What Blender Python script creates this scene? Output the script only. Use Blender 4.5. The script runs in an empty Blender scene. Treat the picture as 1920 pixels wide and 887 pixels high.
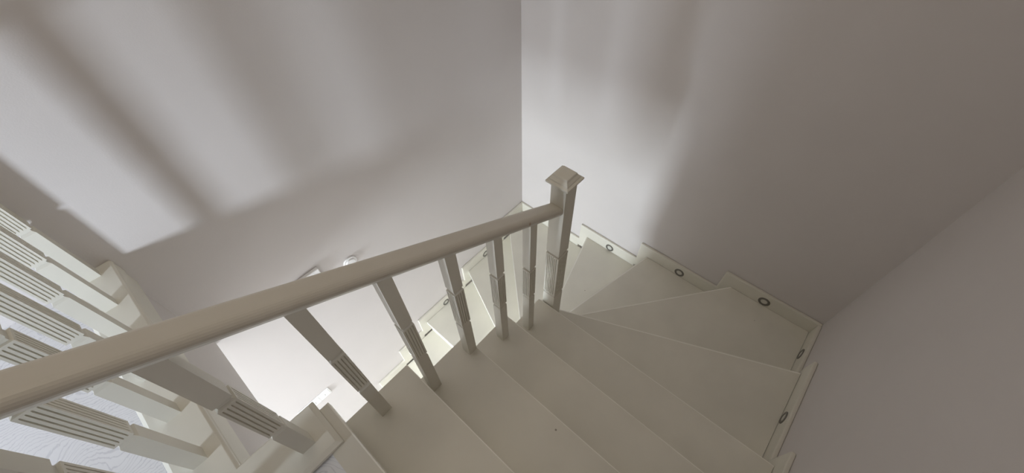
import bpy, bmesh, math
from mathutils import Matrix, Vector

# ------------------------------------------------------------------ camera, world, lights
sc = bpy.context.scene
C = sc.collection
H0 = 3.92                      # camera height above the lower floor; heights below are measured from the lens
cam_d = bpy.data.cameras.new('camera')
cam_d.sensor_fit = 'HORIZONTAL'; cam_d.sensor_width = 36.0
cam_d.lens = 769.17 / 1920 * 36.0
cam_d.clip_start = 0.02
cam = bpy.data.objects.new('camera', cam_d); C.objects.link(cam)
R_ = (0.663349, -0.747968, -0.022637)
D_ = (-0.597126, -0.510856, -0.618439)
F_ = (0.451008, 0.423758, -0.785507)
cam.matrix_world = Matrix(((R_[0], -D_[0], -F_[0], 0), (R_[1], -D_[1], -F_[1], 0), (R_[2], -D_[2], -F_[2], H0), (0, 0, 0, 1)))
sc.camera = cam
vs = sc.view_settings
vs.view_transform = 'Standard'; vs.look = 'None'; vs.gamma = 1.0; vs.use_curve_mapping = False
vs.exposure = 0.0
sc.cycles.max_bounces = 10; sc.cycles.diffuse_bounces = 8
sc.cycles.sample_clamp_indirect = 4.0
w = bpy.data.worlds.new('world'); sc.world = w; w.use_nodes = True
w.node_tree.nodes['Background'].inputs[0].default_value = (0.62, 0.72, 0.9, 1)
w.node_tree.nodes['Background'].inputs[1].default_value = 0.1

def area(name, loc, look, sx, sy, power, col, spread=180):
    d = bpy.data.lights.new(name, 'AREA'); d.shape = 'RECTANGLE'; d.size = sx; d.size_y = sy
    d.energy = power; d.color = col; d.spread = math.radians(spread)
    o = bpy.data.objects.new(name, d); C.objects.link(o); o.location = loc
    o.rotation_euler = (Vector(look) - Vector(loc)).to_track_quat('-Z', 'Y').to_euler()
    return o
# daylight through the low window of the upper hall, through the lower hall's window, and an added fill from above
UW = (-2.30, 0.42, H0 - 0.78)
area('daylight_upper_window', (-2.36, 0.42, H0 - 0.78), (-0.30, 1.50, H0 - 1.02), 0.26, 0.34, 14.8, (0.79, 0.88, 1.0), 90)
area('daylight_lower_window', (-3.42, 1.08, 1.60), (0, 1.0, 1.80), 0.8, 0.86, 170.0, (0.83, 0.925, 1.0))
area('overhead_fill', (0.25, 0.8, H0 + 1.28), (0.25, 0.8, 0), 1.1, 1.1, 7.8, (1.0, 0.87, 0.70))  # warm fill lamp, added to lift the ambient level

# ------------------------------------------------------------------ materials
def newmat(name):
    m = bpy.data.materials.new(name); m.use_nodes = True
    nt = m.node_tree; return m, nt, nt.nodes['Principled BSDF']
def paint(name, col, rough=0.5, var=0.04, scale=6.0, bump=0.0, bscale=300.0, spec=0.4):
    m, nt, b = newmat(name)
    tc = nt.nodes.new('ShaderNodeTexCoord')
    n = nt.nodes.new('ShaderNodeTexNoise'); n.inputs['Scale'].default_value = scale; n.inputs['Detail'].default_value = 5
    nt.links.new(tc.outputs['Object'], n.inputs['Vector'])
    r = nt.nodes.new('ShaderNodeValToRGB')
    r.color_ramp.elements[0].position = 0.3; r.color_ramp.elements[1].position = 0.7
    r.color_ramp.elements[0].color = tuple(c * (1 - var) for c in col) + (1,)
    r.color_ramp.elements[1].color = tuple(min(1, c * (1 + var)) for c in col) + (1,)
    nt.links.new(n.outputs['Fac'], r.inputs['Fac']); nt.links.new(r.outputs['Color'], b.inputs['Base Color'])
    b.inputs['Roughness'].default_value = rough
    b.inputs['Specular IOR Level'].default_value = spec
    if bump:
        n2 = nt.nodes.new('ShaderNodeTexNoise'); n2.inputs['Scale'].default_value = bscale; n2.inputs['Detail'].default_value = 3
        nt.links.new(tc.outputs['Object'], n2.inputs['Vector'])
        bp = nt.nodes.new('ShaderNodeBump'); bp.inputs['Strength'].default_value = bump; bp.inputs['Distance'].default_value = 0.002
        nt.links.new(n2.outputs['Fac'], bp.inputs['Height']); nt.links.new(bp.outputs['Normal'], b.inputs['Normal'])
    return m
M_wall = paint('wall_paint', (0.66, 0.628, 0.612), 0.85, 0.015, 3.0, 0.12, 220.0, 0.2)
M_ceil = paint('ceiling_paint', (0.80, 0.79, 0.77), 0.9, 0.01, 3.0, 0, 1, 0.2)
M_wood = paint('cream_painted_wood', (0.72, 0.70, 0.62), 0.42, 0.03, 5.0, 0.05, 60.0, 0.35)
M_tread = paint('cream_painted_tread', (0.74, 0.72, 0.64), 0.38, 0.05, 4.0, 0.05, 30.0, 0.35)
M_nose = paint('pale_edge', (0.90, 0.885, 0.82), 0.35, 0.02, 8.0)  # paler colour for the narrow front strip of each tread
M_grey = paint('gunmetal_ring', (0.22, 0.21, 0.19), 0.4, 0.05, 40.0)
M_grey.node_tree.nodes['Principled BSDF'].inputs['Metallic'].default_value = 0.6
M_lens = paint('frosted_lens', (0.62, 0.61, 0.55), 0.3, 0.01)
M_plastic = paint('white_plastic', (0.88, 0.88, 0.88), 0.3, 0.01, 5, 0, 1, 0.5)
M_slot = paint('grey_gap', (0.25, 0.25, 0.25), 0.6, 0.01)
M_dark = paint('dark_filler', (0.05, 0.045, 0.04), 0.6, 0.1)

# tread paint: a few small dark specks; rail paint: one brown resin stain
def specks(m, thr, scale, col):
    nt = m.node_tree; b = nt.nodes['Principled BSDF']
    src = b.inputs['Base Color'].links[0].from_socket
    tc = nt.nodes.new('ShaderNodeTexCoord')
    v = nt.nodes.new('ShaderNodeTexVoronoi'); v.inputs['Scale'].default_value = scale
    nt.links.new(tc.outputs['Object'], v.inputs['Vector'])
    lt = nt.nodes.new('ShaderNodeMath'); lt.operation = 'LESS_THAN'; lt.inputs[1].default_value = thr
    nt.links.new(v.outputs['Distance'], lt.inputs[0])
    mx = nt.nodes.new('ShaderNodeMixRGB'); mx.inputs['Color2'].default_value = col + (1,)
    nt.links.new(lt.outputs[0], mx.inputs['Fac']); nt.links.new(src, mx.inputs['Color1'])
    nt.links.new(mx.outputs['Color'], b.inputs['Base Color'])
specks(M_tread, 0.018, 5.0, (0.33, 0.30, 0.24))
M_rail = paint('cream_painted_rail', (0.60, 0.57, 0.50), 0.35, 0.03, 5.0, 0.05, 60.0, 0.4)
def stain(m, loc, rad, col):
    nt = m.node_tree; b = nt.nodes['Principled BSDF']
    src = b.inputs['Base Color'].links[0].from_socket
    g = nt.nodes.new('ShaderNodeNewGeometry')
    d = nt.nodes.new('ShaderNodeVectorMath'); d.operation = 'DISTANCE'; d.inputs[1].default_value = loc
    n = nt.nodes.new('ShaderNodeTexNoise'); n.inputs['Scale'].default_value = 90
    a = nt.nodes.new('ShaderNodeMath'); a.operation = 'MULTIPLY_ADD'; a.inputs[1].default_value = rad * 1.2
    nt.links.new(g.outputs['Position'], d.inputs[0]); nt.links.new(n.outputs['Fac'], a.inputs[0]); nt.links.new(d.outputs['Value'], a.inputs[2])
    mr = nt.nodes.new('ShaderNodeMapRange'); mr.inputs['From Min'].default_value = rad * 0.9; mr.inputs['From Max'].default_value = rad * 1.9
    mr.inputs['To Min'].default_value = 0.8; mr.inputs['To Max'].default_value = 0
    nt.links.new(a.outputs[0], mr.inputs['Value'])
    mx = nt.nodes.new('ShaderNodeMixRGB'); mx.inputs['Color2'].default_value = col + (1,)
    nt.links.new(mr.outputs[0], mx.inputs['Fac']); nt.links.new(src, mx.inputs['Color1'])
    nt.links.new(mx.outputs['Color'], b.inputs['Base Color'])
stain(M_rail, (0.695, 0.568, H0 - 1.072), 0.006, (0.36, 0.21, 0.09))

def marble():
    m, nt, b = newmat('veined_white_floor')
    tc = nt.nodes.new('ShaderNodeTexCoord')
    n = nt.nodes.new('ShaderNodeTexNoise'); n.inputs['Scale'].default_value = 3.0; n.inputs['Detail'].default_value = 2
    nt.links.new(tc.outputs['Object'], n.inputs['Vector'])
    mx = nt.nodes.new('ShaderNodeVectorMath'); mx.operation = 'MULTIPLY_ADD'
    mx.inputs[1].default_value = (0.45, 0.45, 0.45)
    nt.links.new(n.outputs['Color'], mx.inputs[0]); nt.links.new(tc.outputs['Object'], mx.inputs[2])
    wv = nt.nodes.new('ShaderNodeTexWave'); wv.wave_type = 'RINGS'; wv.inputs['Scale'].default_value = 26
    wv.inputs['Distortion'].default_value = 5; wv.inputs['Detail'].default_value = 3; wv.inputs['Detail Scale'].default_value = 2.5
    nt.links.new(mx.outputs[0], wv.inputs['Vector'])
    n2 = nt.nodes.new('ShaderNodeTexNoise'); n2.inputs['Scale'].default_value = 9; n2.inputs['Detail'].default_value = 6
    nt.links.new(tc.outputs['Object'], n2.inputs['Vector'])
    mul = nt.nodes.new('ShaderNodeMath'); mul.operation = 'MULTIPLY'
    nt.links.new(wv.outputs['Fac'], mul.inputs[0]); nt.links.new(n2.outputs['Fac'], mul.inputs[1])
    r = nt.nodes.new('ShaderNodeValToRGB'); e = r.color_ramp.elements
    e[0].position = 0.0; e[0].color = (0.66, 0.66, 0.69, 1); e[1].position = 0.10; e[1].color = (0.80, 0.80, 0.82, 1)
    nt.links.new(mul.outputs[0], r.inputs['Fac']); nt.links.new(r.outputs['Color'], b.inputs['Base Color'])
    b.inputs['Roughness'].default_value = 0.3
    return m
M_marble = marble()
M_lowfloor = paint('pale_lower_floor', (0.72, 0.70, 0.67), 0.5, 0.04, 2.0)

# ------------------------------------------------------------------ helpers (z given relative to the lens, H0 added)
ORG = {}
def thing(name, loc, label, cat, group=None):
    o = bpy.data.objects.new(name, None); C.objects.link(o)
    l = Vector((loc[0], loc[1], loc[2] + H0)); o.location = l
    PORG[o.name] = l
    o.empty_display_size = 0.1
    o['label'] = label; o['category'] = cat
    if group: o['group'] = group
    return o
PORG = {}
def world_org(o):
    return PORG.get(o.name) if o.name in PORG else ORG[o.name]
def finish(bm, name, mat, parent=None, bevel=0.0, seg=2, smooth=False):
    bmesh.ops.recalc_face_normals(bm, faces=bm.faces)
    me = bpy.data.meshes.new(name)
    if parent is not None:
        org = Vector(world_org(parent))
    else:
        lo = [min(v.co[i] for v in bm.verts) for i in range(3)]; hi = [max(v.co[i] for v in bm.verts) for i in range(3)]
        org = Vector(((lo[0] + hi[0]) / 2, (lo[1] + hi[1]) / 2, lo[2]))
    bmesh.ops.translate(bm, verts=bm.verts, vec=-org)
    bm.to_mesh(me); bm.free(); me.materials.append(mat)
    o = bpy.data.objects.new(name, me); C.objects.link(o)
    if parent is not None: o.parent = parent
    else: o.location = org
    ORG[o.name] = org
    if smooth:
        for p in me.polygons: p.use_smooth = True
    if bevel > 0:
        md = o.modifiers.new('bevel', 'BEVEL'); md.width = bevel; md.segments = seg
        md.limit_method = 'ANGLE'; md.angle_limit = math.radians(30)
    return o
def add_box(bm, x0, x1, y0, y1, z0, z1):
    vs_ = [bm.verts.new((x, y, z + H0)) for z in (z0, z1) for x, y in ((x0, y0), (x1, y0), (x1, y1), (x0, y1))]
    a, b, c, d, e, f, g, h = vs_
    for q in ((d, c, b, a), (e, f, g, h), (a, b, f, e), (b, c, g, f), (c, d, h, g), (d, a, e, h)): bm.faces.new(q)
def add_prism(bm, pts, lo, hi, axis='z'):
    """polygon extruded along an axis; pts are (x,y), (x,z) or (y,z)"""
    def P(p, t):
        if axis == 'z': return (p[0], p[1], t + H0)
        if axis == 'y': return (p[0], t, p[1] + H0)
        return (t, p[0], p[1] + H0)
    a = [bm.verts.new(P(p, lo)) for p in pts]; b = [bm.verts.new(P(p, hi)) for p in pts]
    bm.faces.new(a[::-1]); bm.faces.new(b)
    for i in range(len(pts)):
        j = (i + 1) % len(pts); bm.faces.new((a[i], a[j], b[j], b[i]))
def box(name, x0, x1, y0, y1, z0, z1, mat, parent=None, bevel=0.0):
    bm = bmesh.new(); add_box(bm, x0, x1, y0, y1, z0, z1); return finish(bm, name, mat, parent, bevel)
def prism(name, pts, lo, hi, mat, parent=None, axis='z', bevel=0.0, seg=2):
    bm = bmesh.new(); add_prism(bm, pts, lo, hi, axis); return finish(bm, name, mat, parent, bevel, seg)
def structure(o):
    o['kind'] = 'structure'; return o

# ------------------------------------------------------------------ stair figures
RISE = 0.181
ZT = {n: -1.2065 - RISE * i for i, n in enumerate('ZABCDEFGHIJKLMN')}
FLOOR = -H0
YL, XR, YW = 1.68, 1.94, -0.595          # left wall, far wall, right wall
SL, SR, SW = 1.66, 1.92, -0.575          # faces of the skirting boards
LAND = ZT['Z']
CEIL = 1.30
SLAB = -1.50                             # lower hall's ceiling
BEAM = -1.888                            # underside of the beam under the guard rail

# ------------------------------------------------------------------ the setting
WB = -2.30                               # upper hall's end wall
structure(box('wall_left', -3.5, XR + 0.12, YL, YL + 0.12, FLOOR, CEIL, M_wall))
structure(box('wall_far', XR, XR + 0.12, YW - 0.12, YL, FLOOR, CEIL, M_wall))
structure(box('wall_right', -3.5, XR, YW - 0.12, YW, FLOOR, CEIL, M_wall))
structure(box('ceiling', -2.42, XR + 0.12, YW - 0.12, YL + 0.12, CEIL, CEIL + 0.1, M_ceil))
structure(box('floor', -3.5, XR + 0.12, YW - 0.12, YL + 0.12, FLOOR - 0.1, FLOOR, M_lowfloor))
# upper hall's end wall with the low window opening
bm = bmesh.new()
wy0, wy1, wz0, wz1 = 0.20, 0.64, -1.04, -0.52
add_box(bm, WB - 0.12, WB, YW, wy0, LAND, CEIL); add_box(bm, WB - 0.12, WB, wy1, YL, LAND, CEIL)
add_box(bm, WB - 0.12, WB, wy0, wy1, LAND, wz0); add_box(bm, WB - 0.12, WB, wy0, wy1, wz1, CEIL)
structure(finish(bm, 'wall_behind', M_wall))
bm = bmesh.new()
for a in ((wy0, wy0 + 0.03, wz0, wz1), (wy1 - 0.03, wy1, wz0, wz1), (wy0 + 0.03, wy1 - 0.03, wz0, wz0 + 0.03), (wy0 + 0.03, wy1 - 0.03, wz1 - 0.03, wz1)):
    add_box(bm, WB - 0.10, WB - 0.02, *a)
structure(finish(bm, 'window_1', M_plastic, bevel=0.004))
# unseen upright panel, added to keep window light off part of the far wall
structure(box('light_blocker', -1.36, -1.26, YW, 0.455, LAND - 0.02, CEIL, M_wall))
# lower hall's end wall with a large window
bm = bmesh.new()
add_box(bm, -3.5, -3.38, YW, 0.68, FLOOR, SLAB); add_box(bm, -3.5, -3.38, 1.58, YL, FLOOR, SLAB)
add_box(bm, -3.5, -3.38, 0.68, 1.58, FLOOR, -2.76); add_box(bm, -3.5, -3.38, 0.68, 1.58, -1.78, SLAB)
structure(finish(bm, 'wall_lower', M_wall))
bm = bmesh.new()
for a in ((0.68, 0.72, -2.76, -1.78), (1.54, 1.58, -2.76, -1.78), (0.72, 1.54, -2.76, -2.72), (0.72, 1.54, -1.82, -1.78)):
    add_box(bm, -3.46, -3.40, *a)
structure(finish(bm, 'window_2', M_plastic, bevel=0.004))
# made-up frame set around the added overhead fill lamp
bm = bmesh.new()
for a in ((-0.38, 0.88, 0.17, 0.24), (-0.38, 0.88, 1.36, 1.43), (-0.38, -0.31, 0.24, 1.36), (0.81, 0.88, 0.24, 1.36)):
    add_box(bm, *a, CEIL - 0.03, CEIL)
structure(finish(bm, 'fill_frame', M_plastic, bevel=0.004))
# slab of the upper hall (plaster below), in three pieces round the stair opening
PX = -0.371
bm = bmesh.new()
add_box(bm, -3.5, PX, YW, YL, SLAB, LAND - 0.030)
add_box(bm, PX, -0.136, YW, 0.60, SLAB, LAND - 0.045)
add_box(bm, PX - 0.20, PX, 0.60, YL, BEAM, SLAB)
structure(finish(bm, 'trim_1', M_wall))
bm = bmesh.new()
add_prism(bm, [(-3.38, YW), (-0.171, YW), (-0.171, 0.56), (-0.36, 0.56), (-0.36, 0.64), (-0.479, 0.64), (-0.479, YL), (-3.38, YL)], LAND - 0.030, LAND - 0.014)
structure(finish(bm, 'floor_upper', M_marble))

# ------------------------------------------------------------------ staircase
stair = thing('staircase', (1.5, 0.4, FLOOR), 'cream painted wooden winding staircase turning around the newel post between the walls', 'staircase')
YS = 0.65       # open side of the upper flight
YI = 0.70       # inner side of the lower flight
OV = 0.03       # nosing overhang
def ext(p, q, t):  # point on the line p-q at parameter t
    return (p[0] + (q[0] - p[0]) * t, p[1] + (q[1] - p[1]) * t)
def back(p, q, d):
    """the line p-q moved d towards the climb (up the stair)"""
    vx, vy = q[0] - p[0], q[1] - p[1]; l = math.hypot(vx, vy); n = (vy / l, -vx / l)
    return (p[0] + n[0] * d, p[1] + n[1] * d), (q[0] + n[0] * d, q[1] + n[1] * d)
# nosing lines, inner end to outer end; inner -> outer turns clockwise going up, so "up" is ...
NOS = {
 'Z': ((-0.1035, YS), (-0.1035, SW)), 'A': ((0.135, YS), (0.135, SW)), 'B': ((0.385, YS), (0.385, SW)),
 'C': ((0.633, YS), (0.634, SW)), 'D': ((0.887, YS), (0.911, SW)),
 'E': ((0.958, 0.652), (1.507, SW)), 'F': ((0.985, 0.628), (SR, -0.098)),
 'G': ((0.965, 0.669), (SR, 0.460)), 'H': ((0.965, 0.695), (SR, 0.963)),
 'I': ((0.860, 0.730), (1.727, SL)), 'J': ((0.778, YI), (1.190, SL)),
 'K': ((0.660, YI), (0.662, SL)), 'L': ((0.411, YI), (0.411, SL)), 'M': ((0.162, YI), (0.162, SL)), 'N': ((-0.087, YI), (-0.087, SL)),
}
order = 'ZABCDEFGHIJKLMN'
def clip(poly, p, q, keep_left):
    out = []
    def s(v): return ((q[0] - p[0]) * (v[1] - p[1]) - (q[1] - p[1]) * (v[0] - p[0])) * (1 if keep_left else -1)
    for i in range(len(poly)):
        a, b = poly[i], poly[(i + 1) % len(poly)]; sa, sb = s(a), s(b)
        if sa >= 0: out.append(a)
        if sa * sb < 0:
            t = sa / (sa - sb); out.append((a[0] + (b[0] - a[0]) * t, a[1] + (b[1] - a[1]) * t))
    return out
def line_pair(n, d=0.0):
    p, q = NOS[n]
    vx, vy = q[0] - p[0], q[1] - p[1]; l = math.hypot(vx, vy)
    nx, ny = vy / l, -vx / l                 # right of inner->outer
    return (p[0] + nx * d, p[1] + ny * d), (q[0] + nx * d, q[1] + ny * d)
def tread_poly(n):
    i = order.index(n)
    # the field between this nosing and the riser of the step above (upstairs lies on the right of inner->outer)
    if n in 'ZABCDEFGH' and n <= 'D' or n == 'Z':
        base = [(-0.171, SW), (2.0, SW), (2.0, YS), (-0.171, YS)]
    elif n in 'EF':
        base = [(0.0, SW), (SR, SW), (SR, 0.72), (0.0, 0.72)] if n == 'F' else [(0.0, SW), (SR, SW), (SR, 0.652), (0.0, 0.652)]
    elif n == 'G':
        base = [(0.88, SW), (SR, SW), (SR, 1.0), (0.88, 1.0)]
    elif n == 'H':
        base = [(0.86, SW), (SR, SW), (SR, SL), (0.86, SL)]
    elif n == 'I':
        base = [(0.70, YI), (SR, YI), (SR, SL), (0.70, SL)]
    else:
        base = [(-0.3, YI), (SR, YI), (SR, SL), (-0.3, SL)]
    p, q = line_pair(n)
    poly = clip(base, p, q, False)           # keep the upper side of this nosing
    if i > 0:
        p, q = line_pair(order[i - 1], OV)   # stop OV behind the nosing above
        poly = clip(poly, p, q, True)
    return poly
def dedupe(poly):
    out = []
    for v in poly:
        if not out or math.hypot(v[0] - out[-1][0], v[1] - out[-1][1]) > 1e-4: out.append(v)
    if math.hypot(out[0][0] - out[-1][0], out[0][1] - out[-1][1]) < 1e-4: out.pop()
    return out
TH = 0.030
for n in order:
    poly = dedupe([(min(x, SR - 0.002), min(max(y, SW + 0.002), SL - 0.002)) for x, y in tread_poly(n)])
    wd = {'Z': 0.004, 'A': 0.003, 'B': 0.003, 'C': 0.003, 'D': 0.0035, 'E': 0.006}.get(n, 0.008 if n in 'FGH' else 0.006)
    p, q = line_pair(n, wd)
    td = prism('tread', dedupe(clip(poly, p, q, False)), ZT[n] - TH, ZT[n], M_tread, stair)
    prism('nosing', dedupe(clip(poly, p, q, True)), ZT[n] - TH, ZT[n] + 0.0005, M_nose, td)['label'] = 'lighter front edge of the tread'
    # riser below this nosing, 22 mm behind it
    p1, q1 = line_pair(n, 0.022); p2, q2 = line_pair(n, 0.040)
    bot = ZT[n] - RISE if n != 'N' else FLOOR
    prism('riser', [p1, q1, q2, p2], bot - 0.0, ZT[n] - TH, M_wood, stair)
# cut string and soffit of the upper flight
pts = [(-0.125, ZT['Z'] - TH)]
for a, b in (('Z', 'A'), ('A', 'B'), ('B', 'C'), ('C', 'D')):
    xa = NOS[a][0][0] - 0.031
    pts += [(xa, ZT[a] - TH), (xa, ZT[b] - TH)]
pts += [(0.865, ZT['D'] - TH), (0.865, ZT['D'] - 0.30), (-0.125, SLAB - 0.08)]
prism('string_board', dedupe(pts), 0.60, 0.635, M_wood, stair, axis='y')
prism('soffit', [(-0.125, SLAB), (0.90, ZT['D'] - 0.215), (0.90, ZT['D'] - 0.235), (-0.125, SLAB - 0.03)], SW + 0.002, 0.60, M_ceil, stair, axis='y')
# inner string of the lower flight
prism('string_board', [(0.88, ZT['I'] - TH), (0.80, ZT['J'] - TH), (-0.087, ZT['N'] - TH), (-0.087, FLOOR), (0.15, FLOOR), (0.88, ZT['L'])], YI, YI + 0.03, M_wood, stair, axis='y')

# stepped skirting boards along the three walls
def skirt(name, axis, lo, hi, steps, z_low, bevel=0.006):
    """steps: list of (start, end, tread z) along the wall, each rectangle overlapping the next-lower one"""
    pts = []
    for (s, e, zt) in steps:
        pts += [(s, zt + 0.10), (e, zt + 0.10)]
    # underside follows 0.12 below
    last = steps[-1]; first = steps[0]
    und = []
    for (s, e, zt) in steps[::-1]:
        und += [(e, zt - 0.16), (s, zt - 0.16)]
    poly = pts + und
    bm = bmesh.new(); add_prism(bm, poly, lo, hi, axis)
    return finish(bm, name, M_wood, None, bevel, 2)
# far wall: y runs from the left wall down to the right wall
s = [(YL, 1.035, ZT['I']), (1.035, 0.530, ZT['H']), (0.530, -0.030, ZT['G']), (-0.030, YW, ZT['F'])]
structure(skirt('baseboard_far', 'x', SR, XR, s, 0))
s = [(SR, 1.545, ZT['F']), (1.545, 0.965, ZT['E']), (0.965, 0.69, ZT['D']), (0.69, 0.44, ZT['C']), (0.44, 0.19, ZT['B']), (0.19, -0.05, ZT['A']), (-0.05, -0.90, ZT['Z'])]
structure(skirt('baseboard_right', 'y', YW, SW, s, 0))
s = [(SR, 1.66, ZT['I']), (1.66, 1.135, ZT['J']), (1.135, 0.600, ZT['K']), (0.600, 0.345, ZT['L']), (0.345, 0.075, ZT['M']), (0.075, -0.15, ZT['N']), (-0.15, -0.9, FLOOR)]
structure(skirt('baseboard_left', 'y', SL, YL, s, 0))

# ------------------------------------------------------------------ balusters, newel, rails
def turned_square(bm, cx, cy, hx, z0, z1, f0, f1, n=4, depth=0.0034, neck=0.0048):
    """square post with a fluted block between f0 and f1 set off by two necks"""
    prof = []                              # (offset along side -1..1, groove weight)
    for k in range(n):
        c = -0.66 + 1.32 * k / (n - 1); g = 0.32 / n
        prof += [(c - g, 0), (c - g * 0.35, 1), (c + g * 0.35, 1), (c + g, 0)]
    side = [(-1, 0)] + prof
    def ring(z, h, d):
        out = []
        for s_ in range(4):
            for (t, gw) in side:
                u, v = t * h, -(h - gw * d)
                for _ in range(s_): u, v = -v, u
                out.append(bm.verts.new((cx + u, cy + v, z + H0)))
        return out
    h = hx; L = [
        (z0, h, 0), (f0 - 0.016, h, 0), (f0 - 0.008, h - neck, 0), (f0 - 0.001, h - neck, 0),
        (f0 + 0.001, h + 0.0006, 0), (f0 + 0.007, h + 0.0006, 0), (f0 + 0.011, h + 0.0006, depth),
        (f1 - 0.011, h + 0.0006, depth), (f1 - 0.007, h + 0.0006, 0), (f1 - 0.001, h + 0.0006, 0),
        (f1 + 0.001, h - neck, 0), (f1 + 0.008, h - neck, 0), (f1 + 0.016, h, 0), (z1, h, 0)]
    rs = [ring(*l) for l in L]
    N = len(rs[0])
    for a, b in zip(rs, rs[1:]):
        for i in range(N):
            j = (i + 1) % N; bm.faces.new((a[i], a[j], b[j], b[i]))
    bm.faces.new(rs[0][::-1]); bm.faces.new(rs[-1])
def post(name, cx, cy, hx, z0, z1, f0, f1, parent, **k):
    bm = bmesh.new(); turned_square(bm, cx, cy, hx, z0, z1, f0, f1, **k)
    return finish(bm, name, M_wood, parent)

BY = 0.594
HB = 0.019
rail_top = lambda x: -0.668 - 0.557 * x
rail_bot = lambda x: -0.710 - 0.555 * x
sr = thing('stair_railing', (0.928, 0.597, ZT['E']), 'sloping cream wooden banister with square newel post and fluted balusters crossing the middle', 'banister')
for cx, zb, f0, f1 in ((-0.201, -1.188, -1.007, -0.804), (-0.008, ZT['A'], -1.138, -0.936), (0.173, ZT['B'], -1.262, -1.057),
                       (0.362, ZT['B'], -1.318, -1.107), (0.547, ZT['C'], -1.440, -1.237), (0.728, ZT['D'], -1.605, -1.402)):
    post('baluster', cx, BY, HB, zb, rail_bot(cx) + 0.012, f0, f1, sr)
nw = post('newel_post', 0.928, 0.597, 0.0345, ZT['E'], -1.056, -1.820, -1.495, sr, n=6, depth=0.004, neck=0.006)
# cap: rim, cove and flat top
bm = bmesh.new()
def sq(h, z): return [bm.verts.new((0.928 + sx * h, 0.597 + sy * h, z + H0)) for sx, sy in ((-1, -1), (1, -1), (1, 1), (-1, 1))]
rs = [sq(0.036, -1.062), sq(0.049, -1.058), sq(0.051, -1.053), sq(0.0505, -1.0475), sq(0.0415, -1.0445), sq(0.0405, -1.039), sq(0.033, -1.030), sq(0.0300, -1.022), sq(0.0275, -1.0205)]
for a, b in zip(rs, rs[1:]):
    for i in range(4): j = (i + 1) % 4; bm.faces.new((a[i], a[j], b[j], b[i]))
bm.faces.new(rs[0][::-1]); bm.faces.new(rs[-1])
finish(bm, 'newel_cap', M_wood, nw, 0.0004, 1)
# handrail of the stair: rounded section swept along the slope
def rail_mesh(bm, p0, p1, zt0, zt1, hgt, half, axis):
    prof = []
    for a in range(0, 91, 15):      # upper corners, radius r
        r = 0.020; t = math.radians(a); prof.append((half - r + r * math.sin(t), -r + r * math.cos(t)))
    prof += [(half - 0.001, -0.026), (half - 0.007, -hgt + 0.006), (half - 0.012, -hgt)]
    full = prof + [(-u, v) for u, v in prof[::-1]]
    def P(u, v, s, zt): return (s, BY + 0.006 + u, zt + v + H0) if axis == 'x' else (-0.410 + u, s, zt + v + H0)
    a = [bm.verts.new(P(u, v, p0, zt0)) for u, v in full]; b = [bm.verts.new(P(u, v, p1, zt1)) for u, v in full]
    n = len(full)
    for i in range(n): j = (i + 1) % n; bm.faces.new((a[i], a[j], b[j], b[i]))
    bm.faces.new(a[::-1]); bm.faces.new(b)
bm = bmesh.new(); rail_mesh(bm, -0.3755, 0.8945, rail_top(-0.3755), rail_top(0.8945), 0.045, 0.034, 'x')
hr = finish(bm, 'handrail', M_rail, sr)
for p in hr.data.polygons: p.use_smooth = False

gr = thing('guard_railing', (-0.41, 1.1, LAND), 'cream wooden guard rail of fluted balusters along the stair opening by the left wall', 'railing')
for i, cy in enumerate((1.644, 1.467, 1.295, 1.122, 0.950, 0.776, 0.604)):
    post('baluster', -0.410, cy, HB, -1.188, -0.492, -0.928, -0.706, gr)
bm = bmesh.new(); rail_mesh(bm, 0.56, YL, -0.452, -0.452, 0.045, 0.034, 'y')
finish(bm, 'handrail', M_rail, gr)
# L-shaped base plate: rounded nosing towards the opening
bm = bmesh.new()
lo_ = [(-0.479, YL), (-0.479, 0.525), (-0.131, 0.525), (-0.131, 0.680), (-0.346, 0.680), (-0.346, YL)]
hi_ = [(-0.467, YL), (-0.467, 0.539), (-0.145, 0.539), (-0.145, 0.674), (-0.352, 0.674), (-0.352, YL)]
L0 = [bm.verts.new((x, y, LAND + H0)) for x, y in lo_]
L1 = [bm.verts.new((x, y, LAND + 0.012 + H0)) for x, y in lo_]
L2 = [bm.verts.new((x, y, -1.188 + H0)) for x, y in hi_]
for A_, B_ in ((L0, L1), (L1, L2)):
    for i in range(6): j = (i + 1) % 6; bm.faces.new((A_[i], A_[j], B_[j], B_[i]))
bm.faces.new(L0[::-1]); bm.faces.new(L2)
bp = finish(bm, 'base_plate', M_wood, gr, 0.0015)
bm = bmesh.new()
add_box(bm, PX, -0.346, 0.640, YL, -1.262, LAND)
finish(bm, 'fascia_board', M_wood, gr, 0.008, 3)
bm = bmesh.new()
add_box(bm, PX, -0.352, 0.640, YL, -1.331, -1.262)
finish(bm, 'fascia_trim', M_wood, gr, 0.003)

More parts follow.
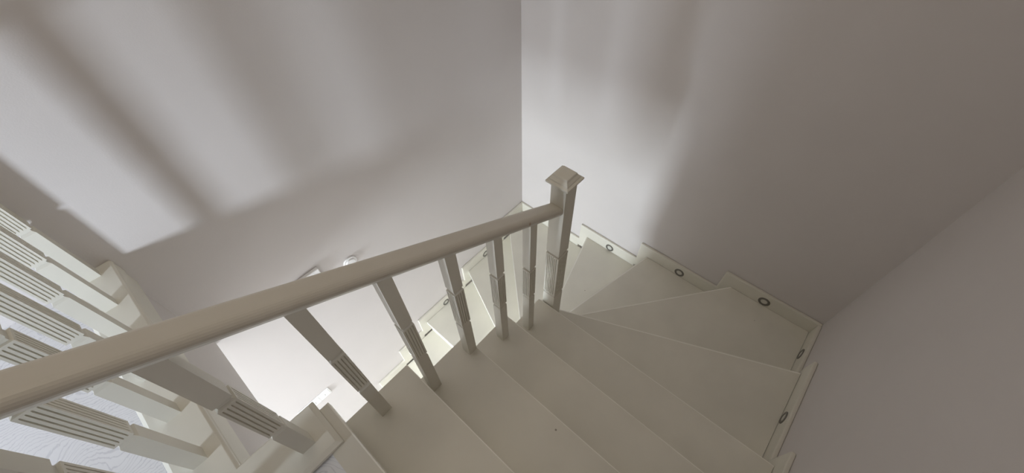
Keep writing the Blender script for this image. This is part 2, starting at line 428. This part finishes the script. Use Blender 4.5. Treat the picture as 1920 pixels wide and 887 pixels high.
# ------------------------------------------------------------------ step lights in the skirting
def step_light(loc, nrm, label):
    t = thing('step_light', loc, label, 'step light', 'recessed round step lights in the skirting')
    nrm = Vector(nrm); up = Vector((0, 0, 1)); sd = up.cross(nrm)
    c = Vector((loc[0], loc[1], loc[2] + H0))
    def ringsurf(bm, prof, n=40):
        rs = []
        for (r, d) in prof:
            rs.append([bm.verts.new(c + nrm * d + (sd * math.cos(2 * math.pi * k / n) + up * math.sin(2 * math.pi * k / n)) * r) for k in range(n)])
        return rs, n
    bm = bmesh.new()
    rs, n = ringsurf(bm, [(0.0335, -0.004), (0.0335, 0.002), (0.032, 0.0035), (0.0215, 0.0035), (0.0195, 0.002), (0.0195, -0.004)])
    for a in range(len(rs)):
        A, B = rs[a], rs[(a + 1) % len(rs)]
        for k in range(n): j = (k + 1) % n; bm.faces.new((A[k], A[j], B[j], B[k]))
    finish(bm, 'ring', M_grey, t, smooth=False)
    bm = bmesh.new()
    rs, n = ringsurf(bm, [(0.0195, -0.004), (0.0195, 0.001), (0.015, 0.002), (0.008, 0.0025)])
    for A, B in zip(rs, rs[1:]):
        for k in range(n): j = (k + 1) % n; bm.faces.new((A[k], A[j], B[j], B[k]))
    bm.faces.new(rs[0][::-1]); bm.faces.new(rs[-1])
    finish(bm, 'lens', M_lens, t)
for y, n, lab in ((0.751, 'H', 'round grey step light on the far wall, the one nearest the newel post'),
                  (0.212, 'G', 'round grey step light on the far wall, the middle of its three'),
                  (-0.294, 'F', 'round grey step light on the far wall, nearest the dark right corner')):
    step_light((SR, y, ZT[n] + 0.036), (-1, 0, 0), lab)
for x, n, lab in ((1.722, 'F', 'round grey step light on the right wall, beside the corner of the wide tread'),
                  (1.211, 'E', 'round grey step light on the right wall, lowest in the picture')):
    step_light((x, SW, ZT[n] + 0.036), (0, 1, 0), lab)
for x, n, lab in ((0.895, 'K', 'round step light low on the left wall between the third and fourth balusters'),
                  (1.412, 'J', 'round step light on the left wall just under the handrail, nearest the far corner')):
    step_light((x, SL, ZT[n] + 0.036), (0, -1, 0), lab)

# ------------------------------------------------------------------ wall fittings on the left wall
t = thing('light_switch', (-0.315, YL, -3.024), 'long white wall switch panel low on the bright left wall below the stair opening', 'switch')
bm = bmesh.new(); add_box(bm, -0.433, -0.197, YL - 0.009, YL, -3.024, -2.937); pl = finish(bm, 'switch_plate', M_plastic, t, 0.003)
for i in range(3):
    x0 = -0.424 + i * 0.0755
    bm = bmesh.new(); add_box(bm, x0, x0 + 0.067, YL - 0.0125, YL - 0.008, -3.014, -2.947); rk = finish(bm, 'rocker', M_plastic, t, 0.002)
    bm = bmesh.new(); add_box(bm, x0 + 0.032, x0 + 0.035, YL - 0.0132, YL - 0.012, -2.990, -2.972); finish(bm, 'marker', M_slot, rk)
t = thing('thermostat', (0.13, YL, -1.96), 'small white boxy wall unit on the left wall, just showing above the handrail', 'thermostat')
bm = bmesh.new(); add_box(bm, 0.062, 0.204, YL - 0.022, YL, -1.95, -1.85); bx = finish(bm, 'casing', M_plastic, t, 0.004)
bm = bmesh.new(); add_box(bm, 0.085, 0.181, YL - 0.0235, YL - 0.021, -1.93, -1.88); finish(bm, 'display', M_lens, t, 0.0008)
t = thing('round_wall_switch', (0.385, YL, -2.02), 'round white disc on the left wall peeking over the handrail', 'switch')
bm = bmesh.new()
def disc(r0, r1, d0, d1, n=40):
    a = [bm.verts.new((0.372 + r0 * math.cos(2 * math.pi * k / n), YL - d0, H0 - 1.99 + r0 * math.sin(2 * math.pi * k / n))) for k in range(n)]
    b = [bm.verts.new((0.372 + r1 * math.cos(2 * math.pi * k / n), YL - d1, H0 - 1.99 + r1 * math.sin(2 * math.pi * k / n))) for k in range(n)]
    for k in range(n): j = (k + 1) % n; bm.faces.new((a[k], a[j], b[j], b[k]))
    return a, b
a, b = disc(0.043, 0.041, 0.0, 0.008); bm.faces.new(a[::-1]); bm.faces.new(b)
finish(bm, 'backplate', M_plastic, t, 0.001)
bm = bmesh.new(); a, b = disc(0.030, 0.027, 0.0075, 0.016); bm.faces.new(a[::-1]); bm.faces.new(b)
finish(bm, 'knob', M_plastic, t, 0.001)
